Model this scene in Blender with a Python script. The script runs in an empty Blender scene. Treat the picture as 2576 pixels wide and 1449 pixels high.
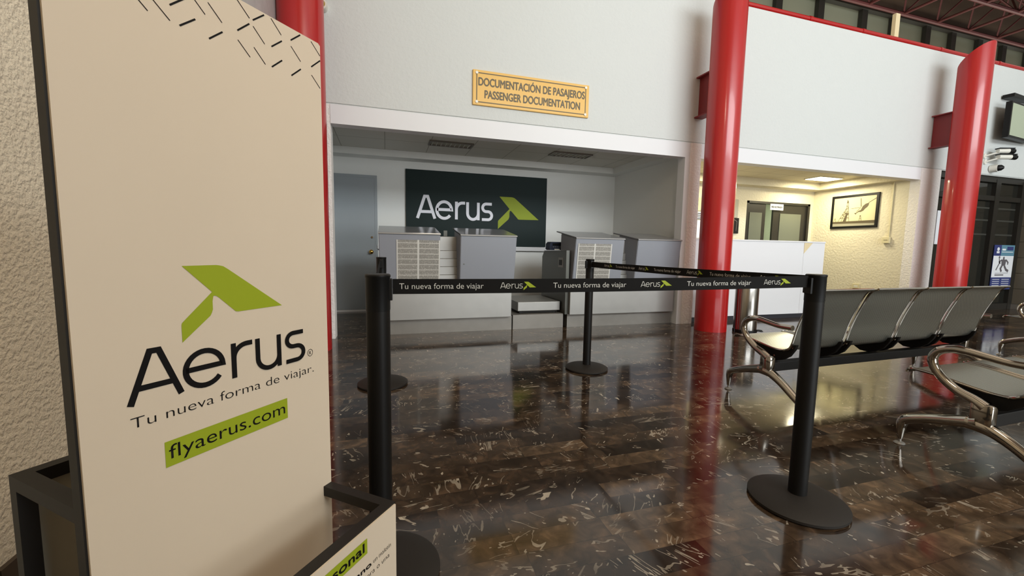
import bpy, bmesh, math, random
from mathutils import Vector, Matrix
random.seed(7)
D = bpy.data; SC = bpy.context.scene; COL = SC.collection
PI = math.pi

# ------------------------------------------------------------------ camera
F_PX, YAW, PITCH, ROLL = 1041.0, math.radians(16.94), math.radians(5.53), math.radians(0.99)
fw = Vector((math.sin(YAW)*math.cos(PITCH), math.cos(YAW)*math.cos(PITCH), -math.sin(PITCH)))
rt = Vector((math.cos(YAW), -math.sin(YAW), 0)); up = rt.cross(fw)
r2 = rt*math.cos(ROLL)+up*math.sin(ROLL); u2 = -rt*math.sin(ROLL)+up*math.cos(ROLL)
cd = D.cameras.new('camera'); cam = D.objects.new('camera', cd); COL.objects.link(cam)
m = Matrix.Identity(4)
for i in range(3):
    m[i][0] = r2[i]; m[i][1] = u2[i]; m[i][2] = -fw[i]
m[2][3] = 1.05
cam.matrix_world = m
cd.sensor_width = 36; cd.sensor_fit = 'HORIZONTAL'; cd.lens = F_PX/2576*36; cd.clip_start = .02; cd.clip_end = 200
SC.camera = cam
# ------------------------------------------------------------------ world, light, exposure
SC.view_settings.view_transform = 'Standard'; SC.view_settings.look = 'None'
SC.view_settings.gamma = 1; SC.view_settings.use_curve_mapping = False
SC.view_settings.exposure = 0.12
W = D.worlds.new('world'); SC.world = W; W.use_nodes = True
W.node_tree.nodes['Background'].inputs[0].default_value = (.55, .62, .7, 1)
W.node_tree.nodes['Background'].inputs[1].default_value = .6

def area(name, loc, target, sx, sy, power, col):
    l = D.lights.new(name, 'AREA'); l.shape = 'RECTANGLE'; l.size = sx; l.size_y = sy; l.energy = power; l.color = col
    o = D.objects.new(name, l); COL.objects.link(o); o.location = loc
    o.rotation_euler = (Vector(target)-Vector(loc)).to_track_quat('-Z', 'Y').to_euler()
    return o
# daylight falling in through the high glazing on the far side of the hall, behind the camera
area('daylight_clerestory', (6.6, -7.9, 5.9), (6.6, 5, 2.5), 10.4, 2.2, 960, (.92, .98, 1.0))
# added low fill light behind the camera, lifting the shaded bays
area('fill_low_rear', (5.6, -7.9, 1.45), (5.6, 5, 1.45), 11.0, 2.5, 560, (.95, .99, 1.0))
# added warm fill aimed at the left wall and tall board, no fixture
area('fill_left_warm', (1.2, -.4, 4.4), (-.9, 1.4, .9), 1.2, .6, 48, (1.0, .86, .68))
# added upward fill hidden behind the front wall, brightening roof and far clerestory
area('fill_roof_up', (16, 7.2, 3.1), (16, 7.2, 9), 22, 1.2, 760, (1.0, .93, .78))
# added warm overhead fill for the floor and upward faces
area('fill_overhead_warm', (5.0, .5, 8.0), (5.0, .5, 0), 9.0, 6.0, 150, (1.0, .84, .66))

# ------------------------------------------------------------------ materials
def lin(c):
    return tuple(((v/255)/12.92 if v/255 <= .04045 else ((v/255+.055)/1.055)**2.4) for v in c)+(1,)
MATS = {}
def mat(name, rgb, rough=.6, metal=0, bump=None, spec=.5, coat=0, emit=None, trans=0, alpha=1, mottle=0, mscale=3):
    if name in MATS: return MATS[name]
    M = D.materials.new(name); M.use_nodes = True; nt = M.node_tree; b = nt.nodes['Principled BSDF']
    b.inputs['Base Color'].default_value = lin(rgb); b.inputs['Roughness'].default_value = rough
    b.inputs['Metallic'].default_value = metal; b.inputs['Specular IOR Level'].default_value = spec
    b.inputs['Coat Weight'].default_value = coat; b.inputs['Coat Roughness'].default_value = .08
    b.inputs['Transmission Weight'].default_value = trans; b.inputs['Alpha'].default_value = alpha
    if emit:
        b.inputs['Emission Color'].default_value = lin(emit[0]); b.inputs['Emission Strength'].default_value = emit[1]
    tc = None
    if bump or mottle:
        tc = nt.nodes.new('ShaderNodeTexCoord')
    if bump:
        sc, st, dist = bump[:3]
        n = nt.nodes.new('ShaderNodeTexNoise'); n.inputs['Scale'].default_value = sc; n.inputs['Detail'].default_value = 5
        nt.links.new(tc.outputs['Object'], n.inputs['Vector'])
        h = n.outputs['Fac']
        if len(bump) > 3:      # crusty stucco: threshold the noise so that plateaus and pits appear
            cr = nt.nodes.new('ShaderNodeValToRGB'); cr.color_ramp.elements[0].position = .36; cr.color_ramp.elements[1].position = .62
            nt.links.new(h, cr.inputs[0]); h = cr.outputs[0]
        bp = nt.nodes.new('ShaderNodeBump'); bp.inputs['Strength'].default_value = st; bp.inputs['Distance'].default_value = dist
        nt.links.new(h, bp.inputs['Height']); nt.links.new(bp.outputs[0], b.inputs['Normal'])
    if mottle:
        n2 = nt.nodes.new('ShaderNodeTexNoise'); n2.inputs['Scale'].default_value = mscale; n2.inputs['Detail'].default_value = 4
        nt.links.new(tc.outputs['Object'], n2.inputs['Vector'])
        mx = nt.nodes.new('ShaderNodeMix'); mx.data_type = 'RGBA'
        c = lin(rgb); mx.inputs[6].default_value = tuple(v*(1-mottle) for v in c[:3])+(1,); mx.inputs[7].default_value = tuple(min(1, v*(1+mottle)) for v in c[:3])+(1,)
        nt.links.new(n2.outputs['Fac'], mx.inputs[0]); nt.links.new(mx.outputs[2], b.inputs['Base Color'])
    MATS[name] = M
    return M

WALL = mat('white_rough_plaster', (208, 211, 209), .85, bump=(28, .35, .012))
PIER = mat('white_crusty_stucco', (238, 234, 230), .9, bump=(34, .45, .010, 1))
SMOOTH = mat('white_smooth_paint', (226, 226, 228), .55)
TANWALL = mat('cream_crusty_stucco', (230, 219, 198), .9, bump=(58, .45, .010, 1))
ALC = mat('grey_white_paint', (232, 233, 230), .7, bump=(40, .15, .006))
CREAM = mat('pale_cream_stucco', (222, 214, 190), .85, bump=(26, .4, .008, 1))
RED = mat('red_gloss_paint', (174, 22, 23), .3, coat=.3, bump=(3, .05, .02))
REDD = mat('dark_red_paint', (128, 34, 36), .5)
BLACK = mat('black_powder_coat', (15, 13, 11), .5, spec=.25)
BLACKF = mat('black_frame_metal', (30, 27, 24), .5, spec=.3)
RUBBER = mat('dark_rubber', (34, 30, 26), .6, spec=.3)
BELT = mat('black_woven_belt', (15, 14, 13), .8, spec=.2)
GREYLAM = mat('grey_laminate', (138, 141, 149), .4)
STEEL = mat('brushed_stainless', (172, 170, 166), .5, .75, mottle=.08, mscale=6)
STEELD = mat('dull_steel', (146, 141, 134), .5, .7, mottle=.12, mscale=8)
CHROME = mat('polished_chrome', (170, 163, 153), .10, 1)
DARKST = mat('dark_steel_panel', (86, 86, 80), .4, .5)
LIDM = mat('glossy_grey_lid', (130, 132, 136), .12, 0, spec=.9)
GREEN = mat('dark_green_board', (22, 38, 37), .55, spec=.2)
LIME = mat('lime_print', (148, 162, 36), .5, spec=.2)
WHITEP = mat('white_print', (236, 236, 244), .5)
BELTINK = mat('pale_belt_ink', (205, 203, 196), .6)
INK = mat('black_print', (16, 14, 14), .6, spec=.15)
BOARD = mat('off_white_board', (212, 197, 176), .5, mottle=.03, mscale=4)
GOLD = mat('yellow_plaque', (226, 178, 82), .4)
BROWNINK = mat('brown_print', (96, 84, 58), .5)
DOORG = mat('grey_painted_door', (152, 159, 164), .45)
DARKGL = mat('dark_glass', (34, 34, 30), .05, spec=.6)
FROST = mat('frosted_grey_glass', (104, 108, 94), .35)
FRAMEB = mat('black_aluminium', (34, 32, 28), .4)
CLAD = mat('grey_metal_cladding', (112, 104, 90), .4, .3)
BRASS = mat('brass', (196, 160, 84), .2, 1)
PLASTW = mat('white_plastic', (228, 226, 216), .4)
CONDUIT = mat('cream_plastic', (214, 204, 166), .5)
PLASTB = mat('black_plastic', (14, 14, 14), .45, spec=.3)
NAVY = mat('navy_plastic', (38, 44, 62), .45)
SCREEN = mat('pale_green_screen', (176, 186, 160), .2)
LAMPON = mat('lit_diffuser', (255, 250, 220), .5, emit=((255, 246, 200), 9))
LAMPOFF = mat('unlit_louver', (200, 198, 190), .4)
GALV = mat('galvanised_sheet', (186, 188, 187), .45, .15, mottle=.2, mscale=14)
PHOTO = mat('sepia_photo_sky', (206, 198, 160), .3)
SEPIA = mat('sepia_photo_dark', (92, 82, 62), .4)
SEPIAM = mat('sepia_photo_mid', (160, 156, 136), .4)
ROOFM = mat('brown_roof_deck', (92, 74, 58), .8)
TRUSSR = mat('dull_red_steel', (72, 24, 21), .6)
CLEREST = mat('grey_green_pane', (120, 121, 104), .25)
BASEB = mat('dark_skirting', (46, 46, 52), .4)
TAN = mat('tan_wood', (222, 204, 164), .6)
TILE = mat('brown_marble_skirting', (78, 66, 54), .3, mottle=.4, mscale=8)
BLUEP = mat('navy_poster', (52, 62, 116), .4)
TEALP = mat('teal_poster', (96, 140, 160), .4)
CARD = mat('white_poster', (232, 234, 238), .4)
GREYP = mat('grey_poster', (176, 172, 156), .6)
SKIN = mat('poster_grey_figure', (96, 92, 96), .6)

def floor_mat():
    M = D.materials.new('brown_marble_floor'); M.use_nodes = True; nt = M.node_tree; N = nt.nodes; L = nt.links
    b = N['Principled BSDF']
    def math_(op, a, c=None):
        n = N.new('ShaderNodeMath'); n.operation = op
        for i, v in enumerate((a, c)):
            if v is None: continue
            if isinstance(v, (int, float)): n.inputs[i].default_value = v
            else: L.new(v, n.inputs[i])
        return n.outputs[0]
    tc = N.new('ShaderNodeTexCoord'); sp = N.new('ShaderNodeSeparateXYZ'); L.new(tc.outputs['Object'], sp.inputs[0])
    H, LN = .105, .36
    ry = math_('DIVIDE', sp.outputs[1], H); row = math_('FLOOR', ry)
    wn = N.new('ShaderNodeTexWhiteNoise'); wn.noise_dimensions = '1D'; L.new(row, wn.inputs['W'])
    off = math_('MULTIPLY', wn.outputs['Value'], 7.3)
    cx_ = math_('ADD', math_('DIVIDE', sp.outputs[0], LN), off); colm = math_('FLOOR', cx_)
    idv = N.new('ShaderNodeCombineXYZ'); L.new(colm, idv.inputs[0]); L.new(row, idv.inputs[1])
    wt = N.new('ShaderNodeTexWhiteNoise'); wt.noise_dimensions = '3D'; L.new(idv.outputs[0], wt.inputs['Vector'])
    # joint mask
    fy = math_('FRACT', ry); fx = math_('FRACT', cx_)
    ey = math_('MINIMUM', fy, math_('SUBTRACT', 1, fy)); ex = math_('MINIMUM', fx, math_('SUBTRACT', 1, fx))
    joint = math_('MAXIMUM', math_('LESS_THAN', ey, .010), math_('LESS_THAN', ex, .003))
    # per tile vector offset
    vo = N.new('ShaderNodeVectorMath'); vo.operation = 'SCALE'; L.new(wt.outputs['Color'], vo.inputs[0]); vo.inputs['Scale'].default_value = 37
    va = N.new('ShaderNodeVectorMath'); va.operation = 'ADD'; L.new(tc.outputs['Object'], va.inputs[0]); L.new(vo.outputs[0], va.inputs[1])
    vr = N.new('ShaderNodeVectorRotate'); vr.rotation_type = 'Z_AXIS'; L.new(va.outputs[0], vr.inputs['Vector']); L.new(math_('MULTIPLY', wt.outputs['Value'], 12.4), vr.inputs['Angle']); va = vr
    def ramp(src, stops):
        r = N.new('ShaderNodeValToRGB')
        while len(r.color_ramp.elements) < len(stops): r.color_ramp.elements.new(.5)
        for e, (p, c) in zip(r.color_ramp.elements, stops): e.position = p; e.color = c
        L.new(src, r.inputs[0]); return r.outputs[0]
    base = ramp(wt.outputs['Value'], [(0, lin((38, 29, 22))), (.35, lin((54, 42, 32))), (.75, lin((68, 54, 41))), (1, lin((82, 66, 50)))])
    n1 = N.new('ShaderNodeTexNoise'); n1.inputs['Scale'].default_value = 14; n1.inputs['Detail'].default_value = 6; n1.inputs['Distortion'].default_value = .8; L.new(va.outputs[0], n1.inputs['Vector'])
    mod = ramp(n1.outputs['Fac'], [(.3, (.5, .48, .46, 1)), (.48, (.92, .92, .92, 1)), (.6, (1.35, 1.33, 1.3, 1)), (.74, (2.3, 2.2, 2.1, 1))])
    mx = N.new('ShaderNodeMix'); mx.data_type = 'RGBA'; mx.blend_type = 'MULTIPLY'; mx.inputs[0].default_value = 1; L.new(base, mx.inputs[6]); L.new(mod, mx.inputs[7])
    # thin veins: ridged noise, only where a second noise allows
    mv = N.new('ShaderNodeMapping'); mv.inputs['Scale'].default_value = (1, 4.5, 1); mv.inputs['Rotation'].default_value = (0, 0, -.62); L.new(va.outputs[0], mv.inputs[0])
    n2 = N.new('ShaderNodeTexNoise'); n2.inputs['Scale'].default_value = 3; n2.inputs['Detail'].default_value = 3; n2.inputs['Distortion'].default_value = .5; L.new(mv.outputs[0], n2.inputs['Vector'])
    ridge = math_('ABSOLUTE', math_('SUBTRACT', n2.outputs['Fac'], .5))
    n3 = N.new('ShaderNodeTexNoise'); n3.inputs['Scale'].default_value = 7; n3.inputs['Detail'].default_value = 2; L.new(va.outputs[0], n3.inputs['Vector'])
    vein = math_('MULTIPLY', math_('LESS_THAN', ridge, .011), math_('GREATER_THAN', n3.outputs['Fac'], .53))
    # white chips: stretched cells
    mp = N.new('ShaderNodeMapping'); mp.inputs['Scale'].default_value = (1, 2.1, 1); mp.inputs['Rotation'].default_value = (0, 0, .35); L.new(va.outputs[0], mp.inputs[0])
    n4 = N.new('ShaderNodeTexNoise'); n4.inputs['Scale'].default_value = 12; n4.inputs['Detail'].default_value = 2.5; n4.inputs['Distortion'].default_value = .5; L.new(mp.outputs[0], n4.inputs['Vector'])
    chip = math_('GREATER_THAN', n4.outputs['Fac'], .70)
    n6 = N.new('ShaderNodeTexNoise'); n6.inputs['Scale'].default_value = 30; n6.inputs['Detail'].default_value = 1; n6.inputs['Distortion'].default_value = .1; L.new(mp.outputs[0], n6.inputs['Vector'])
    fine = math_('MULTIPLY', math_('GREATER_THAN', n6.outputs['Fac'], .71), math_('GREATER_THAN', n3.outputs['Fac'], .52))
    n7 = N.new('ShaderNodeTexNoise'); n7.inputs['Scale'].default_value = 5; L.new(tc.outputs['Object'], n7.inputs['Vector'])
    k7 = N.new('ShaderNodeMapRange'); k7.inputs[1].default_value = .35; k7.inputs[2].default_value = .7; k7.inputs[3].default_value = .25; k7.inputs[4].default_value = 1; L.new(n7.outputs['Fac'], k7.inputs[0])
    white = math_('MULTIPLY', math_('MAXIMUM', math_('MAXIMUM', math_('MULTIPLY', vein, .55), chip), math_('MULTIPLY', fine, .7)), k7.outputs[0])
    m2 = N.new('ShaderNodeMix'); m2.data_type = 'RGBA'; L.new(math_('MULTIPLY', white, .8), m2.inputs[0]); L.new(mx.outputs[2], m2.inputs[6]); m2.inputs[7].default_value = lin((202, 190, 170))
    m3 = N.new('ShaderNodeMix'); m3.data_type = 'RGBA'; L.new(math_('MULTIPLY', joint, .6), m3.inputs[0]); L.new(m2.outputs[2], m3.inputs[6]); m3.inputs[7].default_value = lin((24, 18, 14))
    L.new(m3.outputs[2], b.inputs['Base Color'])
    n5 = N.new('ShaderNodeTexNoise'); n5.inputs['Scale'].default_value = 2.2; n5.inputs['Detail'].default_value = 6; L.new(tc.outputs['Object'], n5.inputs['Vector'])
    rr = N.new('ShaderNodeMapRange'); rr.inputs[1].default_value = .3; rr.inputs[2].default_value = .7; rr.inputs[3].default_value = .06; rr.inputs[4].default_value = .14
    L.new(n5.outputs['Fac'], rr.inputs[0]); L.new(rr.outputs[0], b.inputs['Roughness'])
    b.inputs['Specular IOR Level'].default_value = .45; b.inputs['IOR'].default_value = 1.5
    return M
FLOORM = floor_mat()

def grid_mat(name, rgb, line, sx, sy, w, rough=.7):
    """painted surface with a thin tile joint grid in object x,y"""
    M = D.materials.new(name); M.use_nodes = True; nt = M.node_tree; N = nt.nodes; L = nt.links; b = N['Principled BSDF']
    tc = N.new('ShaderNodeTexCoord'); br = N.new('ShaderNodeTexBrick'); br.offset = 0
    br.inputs['Scale'].default_value = 1; br.inputs['Brick Width'].default_value = sx; br.inputs['Row Height'].default_value = sy
    br.inputs['Mortar Size'].default_value = w; br.inputs['Color1'].default_value = lin(rgb); br.inputs['Color2'].default_value = lin(rgb); br.inputs['Mortar'].default_value = lin(line)
    L.new(tc.outputs['Object'], br.inputs['Vector']); L.new(br.outputs['Color'], b.inputs['Base Color']); b.inputs['Roughness'].default_value = rough
    return M
CEIL1 = grid_mat('grey_ceiling_tile', (216, 213, 204), (168, 164, 152), .61, .61, .006)
CEIL2 = grid_mat('cream_ceiling_tile', (226, 217, 190), (176, 164, 132), .61, .61, .006)

def perf_mat(name, rgb, dark, pitch, rough):
    M = D.materials.new(name); M.use_nodes = True; nt = M.node_tree; N = nt.nodes; L = nt.links; b = N['Principled BSDF']
    tc = N.new('ShaderNodeUVMap'); mp = N.new('ShaderNodeMapping'); mp.inputs['Scale'].default_value = (1/pitch, 1/pitch, 1); mp.inputs['Rotation'].default_value = (0, 0, PI/4)
    L.new(tc.outputs[0], mp.inputs[0])
    fr = N.new('ShaderNodeVectorMath'); fr.operation = 'FRACTION'; L.new(mp.outputs[0], fr.inputs[0])
    sb = N.new('ShaderNodeVectorMath'); sb.operation = 'SUBTRACT'; L.new(fr.outputs[0], sb.inputs[0]); sb.inputs[1].default_value = (.5, .5, 0)
    ln = N.new('ShaderNodeVectorMath'); ln.operation = 'LENGTH'; L.new(sb.outputs[0], ln.inputs[0])
    lt = N.new('ShaderNodeMath'); lt.operation = 'LESS_THAN'; L.new(ln.outputs['Value'], lt.inputs[0]); lt.inputs[1].default_value = .3
    mx = N.new('ShaderNodeMix'); mx.data_type = 'RGBA'; L.new(lt.outputs[0], mx.inputs[0]); mx.inputs[6].default_value = lin(rgb); mx.inputs[7].default_value = lin(dark)
    L.new(mx.outputs[2], b.inputs['Base Color']); b.inputs['Roughness'].default_value = rough
    inv = N.new('ShaderNodeMath'); inv.operation = 'MULTIPLY_ADD'; L.new(lt.outputs[0], inv.inputs[0]); inv.inputs[1].default_value = -.9; inv.inputs[2].default_value = .9
    L.new(inv.outputs[0], b.inputs['Metallic'])
    return M
PERF = perf_mat('perforated_grey_steel', (206, 206, 194), (20, 20, 16), .0075, .3)

def fineprint_mat():
    """notice sheet: two columns of print far too small to read"""
    M = D.materials.new('fine_print_sheet'); M.use_nodes = True; nt = M.node_tree; N = nt.nodes; L = nt.links; b = N['Principled BSDF']
    tc = N.new('ShaderNodeTexCoord'); sp = N.new('ShaderNodeSeparateXYZ'); L.new(tc.outputs['Object'], sp.inputs[0])
    def ma(op, a, c):
        n = N.new('ShaderNodeMath'); n.operation = op
        for i, v in enumerate((a, c)):
            if isinstance(v, (int, float)): n.inputs[i].default_value = v
            else: L.new(v, n.inputs[i])
        return n.outputs[0]
    ln = ma('DIVIDE', sp.outputs[2], .0085); row = ma('FLOOR', ln, 0); fr = ma('FRACT', ln, 0)
    nz = N.new('ShaderNodeTexNoise'); nz.inputs['Scale'].default_value = 1; nz.inputs['Detail'].default_value = 3
    cv = N.new('ShaderNodeCombineXYZ'); L.new(ma('MULTIPLY', sp.outputs[0], 130), cv.inputs[0]); L.new(ma('MULTIPLY', row, 3.7), cv.inputs[1]); L.new(cv.outputs[0], nz.inputs['Vector'])
    txt = ma('MULTIPLY', ma('LESS_THAN', fr, .62), ma('GREATER_THAN', nz.outputs['Fac'], .42))
    par = ma('LESS_THAN', ma('FRACT', ma('DIVIDE', ma('ADD', sp.outputs[2], .006), .062), 0), .86)
    txt = ma('MULTIPLY', txt, par)
    c1 = ma('MULTIPLY', ma('GREATER_THAN', sp.outputs[0], .014), ma('LESS_THAN', sp.outputs[0], .234))
    c2 = ma('MULTIPLY', ma('GREATER_THAN', sp.outputs[0], .254), ma('LESS_THAN', sp.outputs[0], .480))
    txt = ma('MULTIPLY', txt, ma('ADD', c1, c2))
    bg = ma('MULTIPLY', ma('ADD', c1, c2), ma('LESS_THAN', ma('FRACT', ma('DIVIDE', ma('ADD', sp.outputs[2], .006), .062), 0), .92))
    mb = N.new('ShaderNodeMix'); mb.data_type = 'RGBA'; L.new(bg, mb.inputs[0]); mb.inputs[6].default_value = lin((204, 202, 196)); mb.inputs[7].default_value = lin((172, 168, 160))
    mx = N.new('ShaderNodeMix'); mx.data_type = 'RGBA'; L.new(txt, mx.inputs[0]); L.new(mb.outputs[2], mx.inputs[6]); mx.inputs[7].default_value = lin((112, 110, 104))
    L.new(mx.outputs[2], b.inputs['Base Color']); b.inputs['Roughness'].default_value = .5
    return M
PRINT = fineprint_mat()

# ------------------------------------------------------------------ mesh helpers
class MB:
    def __init__(s): s.bm = bmesh.new(); s.uv = None
    def box(s, x0, x1, y0, y1, z0, z1, bev=0, taper=None):
        vs = [s.bm.verts.new((x, y, z)) for z in (z0, z1) for y in (y0, y1) for x in (x0, x1)]
        if x1 < x0: pass
        fs = [s.bm.faces.new([vs[i] for i in f]) for f in ((0, 2, 3, 1), (4, 5, 7, 6), (0, 1, 5, 4), (2, 6, 7, 3), (0, 4, 6, 2), (1, 3, 7, 5))]
        if bev:
            es = list({e for f in fs for e in f.edges})
            bmesh.ops.bevel(s.bm, geom=es, offset=bev, segments=2, affect='EDGES', profile=.5)
        return s
    def prism(s, pts, y0, y1, axis='y'):
        """polygon given in two axes, extruded along the third"""
        def P(a, b, t):
            return (a, t, b) if axis == 'y' else ((t, a, b) if axis == 'x' else (a, b, t))
        A = [s.bm.verts.new(P(a, b, y0)) for a, b in pts]; B = [s.bm.verts.new(P(a, b, y1)) for a, b in pts]
        n = len(pts); s.bm.faces.new(A); s.bm.faces.new(B[::-1])
        for i in range(n): s.bm.faces.new([A[i], B[i], B[(i+1) % n], A[(i+1) % n]])
        return s
    def lathe(s, prof, n=32, c=(0, 0)):
        rings = []
        for r, z in prof:
            rings.append([s.bm.verts.new((c[0]+r*math.cos(2*PI*i/n), c[1]+r*math.sin(2*PI*i/n), z)) for i in range(n)] if r > 1e-6 else [s.bm.verts.new((c[0], c[1], z))])
        for a, b in zip(rings, rings[1:]):
            for i in range(n):
                j = (i+1) % n
                if len(a) == 1: s.bm.faces.new([a[0], b[i], b[j]])
                elif len(b) == 1: s.bm.faces.new([a[i], b[0], a[j]])
                else: s.bm.faces.new([a[i], b[i], b[j], a[j]])
        if len(rings[0]) > 1: s.bm.faces.new(rings[0])
        if len(rings[-1]) > 1: s.bm.faces.new(rings[-1])
        return s
    def tube(s, pts, rad, n=10, smooth=0, flat=1.0, side=None):
        """tube through pts; rad a number or list; flat scales it along 'side' direction"""
        P = [Vector(p) for p in pts]; R = list(rad) if isinstance(rad, (list, tuple)) else [rad]*len(P)
        if smooth:
            Q = []; RR = []
            for i in range(len(P)-1):
                p0 = P[max(i-1, 0)]; p1 = P[i]; p2 = P[i+1]; p3 = P[min(i+2, len(P)-1)]
                for k in range(smooth):
                    t = k/smooth
                    Q.append(.5*((2*p1)+(p2-p0)*t+(2*p0-5*p1+4*p2-p3)*t*t+(3*p1-p0-3*p2+p3)*t**3)); RR.append(R[i]*(1-t)+R[i+1]*t)
            Q.append(P[-1]); RR.append(R[-1]); P, R = Q, RR
        rings = []; prev = None
        for i, p in enumerate(P):
            t = (P[min(i+1, len(P)-1)]-P[max(i-1, 0)]).normalized()
            if side is not None: a = Vector(side)
            elif prev is None: a = t.orthogonal()
            else: a = prev
            a = (a-t*a.dot(t)).normalized(); b = t.cross(a); prev = a
            rings.append([s.bm.verts.new(p+a*(math.cos(2*PI*k/n)*R[i]*flat)+b*(math.sin(2*PI*k/n)*R[i])) for k in range(n)])
        for a, b in zip(rings, rings[1:]):
            for k in range(n): s.bm.faces.new([a[k], a[(k+1) % n], b[(k+1) % n], b[k]])
        s.bm.faces.new(rings[0][::-1]); s.bm.faces.new(rings[-1])
        return s
    def bar(s, a, b, w, h=None):
        """square tube between two points"""
        h = h or w; a = Vector(a); b = Vector(b); t = (b-a).normalized()
        u = Vector((0, 0, 1)) if abs(t.z) < .9 else Vector((1, 0, 0))
        x = t.cross(u).normalized(); y = x.cross(t)
        A = [s.bm.verts.new(a+x*(w/2*i)+y*(h/2*j)) for i, j in ((-1, -1), (1, -1), (1, 1), (-1, 1))]
        B = [s.bm.verts.new(b+x*(w/2*i)+y*(h/2*j)) for i, j in ((-1, -1), (1, -1), (1, 1), (-1, 1))]
        s.bm.faces.new(A[::-1]); s.bm.faces.new(B)
        for i in range(4): s.bm.faces.new([A[i], A[(i+1) % 4], B[(i+1) % 4], B[i]])
        return s
    def poly(s, pts, y=0.0):
        """flat printed shape in the local x,z plane facing -y"""
        s.bm.faces.new([s.bm.verts.new((a, y, b)) for a, b in pts]); return s
    def ribbon(s, pts, w, y=0.0, closed=False):
        P = [Vector((a, b)) for a, b in pts]; P = [p for i, p in enumerate(P) if i == 0 or (p-P[i-1]).length > 1e-5]; n = len(P); Lf = []; Rt = []
        for i in range(n):
            if closed: a, b = P[(i-1) % n], P[(i+1) % n]; pa, pb = P[i]-a, b-P[i]
            else:
                pa = P[i]-P[i-1] if i else P[1]-P[0]; pb = P[i+1]-P[i] if i < n-1 else P[i]-P[i-1]
            na = Vector((-pa.y, pa.x)).normalized(); nb = Vector((-pb.y, pb.x)).normalized(); nn = (na+nb)
            nn = nn.normalized() if nn.length > 1e-6 else na
            k = w/2/max(.35, nn.dot(na)); Lf.append(P[i]+nn*k); Rt.append(P[i]-nn*k)
        L_ = [s.bm.verts.new((p.x, y, p.y)) for p in Lf]; R_ = [s.bm.verts.new((p.x, y, p.y)) for p in Rt]
        for i in range(n if closed else n-1):
            j = (i+1) % n; s.bm.faces.new([L_[i], R_[i], R_[j], L_[j]])
        return s
    def build(s, name, material, parent=None, smooth=False, loc=(0, 0, 0), rotz=0, matrix=None, flatprint=False, warp=None):
        if warp:
            for v in s.bm.verts: v.co = warp(v.co)
        if flatprint:
            bmesh.ops.recalc_face_normals(s.bm, faces=s.bm.faces[:])
            for f in s.bm.faces:
                if f.normal.y > 0: f.normal_flip()
        else: bmesh.ops.recalc_face_normals(s.bm, faces=s.bm.faces[:])
        me = D.meshes.new(name); s.bm.to_mesh(me); s.bm.free()
        me.materials.append(material)
        if smooth:
            for p in me.polygons: p.use_smooth = True
            me.set_sharp_from_angle(angle=math.radians(40))
        o = D.objects.new(name, me); COL.objects.link(o)
        if parent: o.parent = parent
        o.location = loc; o.rotation_euler = (0, 0, rotz)
        return o

def tag(o, label, cat, group=None):
    o['label'] = label; o['category'] = cat
    if group: o['group'] = group
    return o
def thing(name, label, cat, loc=(0, 0, 0), rotz=0, group=None):
    o = D.objects.new(name, None); o.empty_display_size = .1; COL.objects.link(o); o.location = loc; o.rotation_euler = (0, 0, rotz)
    return tag(o, label, cat, group)
def struct(o): o['kind'] = 'structure'; return o

def text(name, body, x, z, width, cap, material, parent, y=-.001, bold=0, shear=0, warp=None):
    """lettering fitted to a width and capital height, standing in the local x,z plane, facing -y"""
    cu = D.curves.new(name, 'FONT'); cu.body = body; cu.size = 1; cu.offset = min(bold, 0); cu.fill_mode = 'FRONT'; cu.shear = shear
    to = D.objects.new(name, cu); COL.objects.link(to); bpy.context.view_layer.update()
    me = D.meshes.new_from_object(to.evaluated_get(bpy.context.evaluated_depsgraph_get()))
    D.objects.remove(to); D.curves.remove(cu)
    xs = [v.co.x for v in me.vertices]; x0, x1 = min(xs), max(xs)
    CAP = .729
    for v in me.vertices:
        v.co = Vector((x+(v.co.x-x0)/(x1-x0)*width, y, z+v.co.y/CAP*cap))
        if warp: v.co = warp(v.co)
    if bold > 0:
        bm = bmesh.new(); k = bold*cap; cop = 0
        for dx, dz in ((0, 0), (-k, 0), (k, 0), (0, k), (0, -k)):
            n0 = len(bm.verts); bm.from_mesh(me); bm.verts.ensure_lookup_table()
            for v in bm.verts[n0:]: v.co += Vector((dx, -.00008*cop, dz))
            cop += 1
        bm.to_mesh(me); bm.free()
    me.materials.clear(); me.materials.append(material); me.name = name
    o = D.objects.new(name, me); COL.objects.link(o); o.parent = parent
    return o

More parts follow.
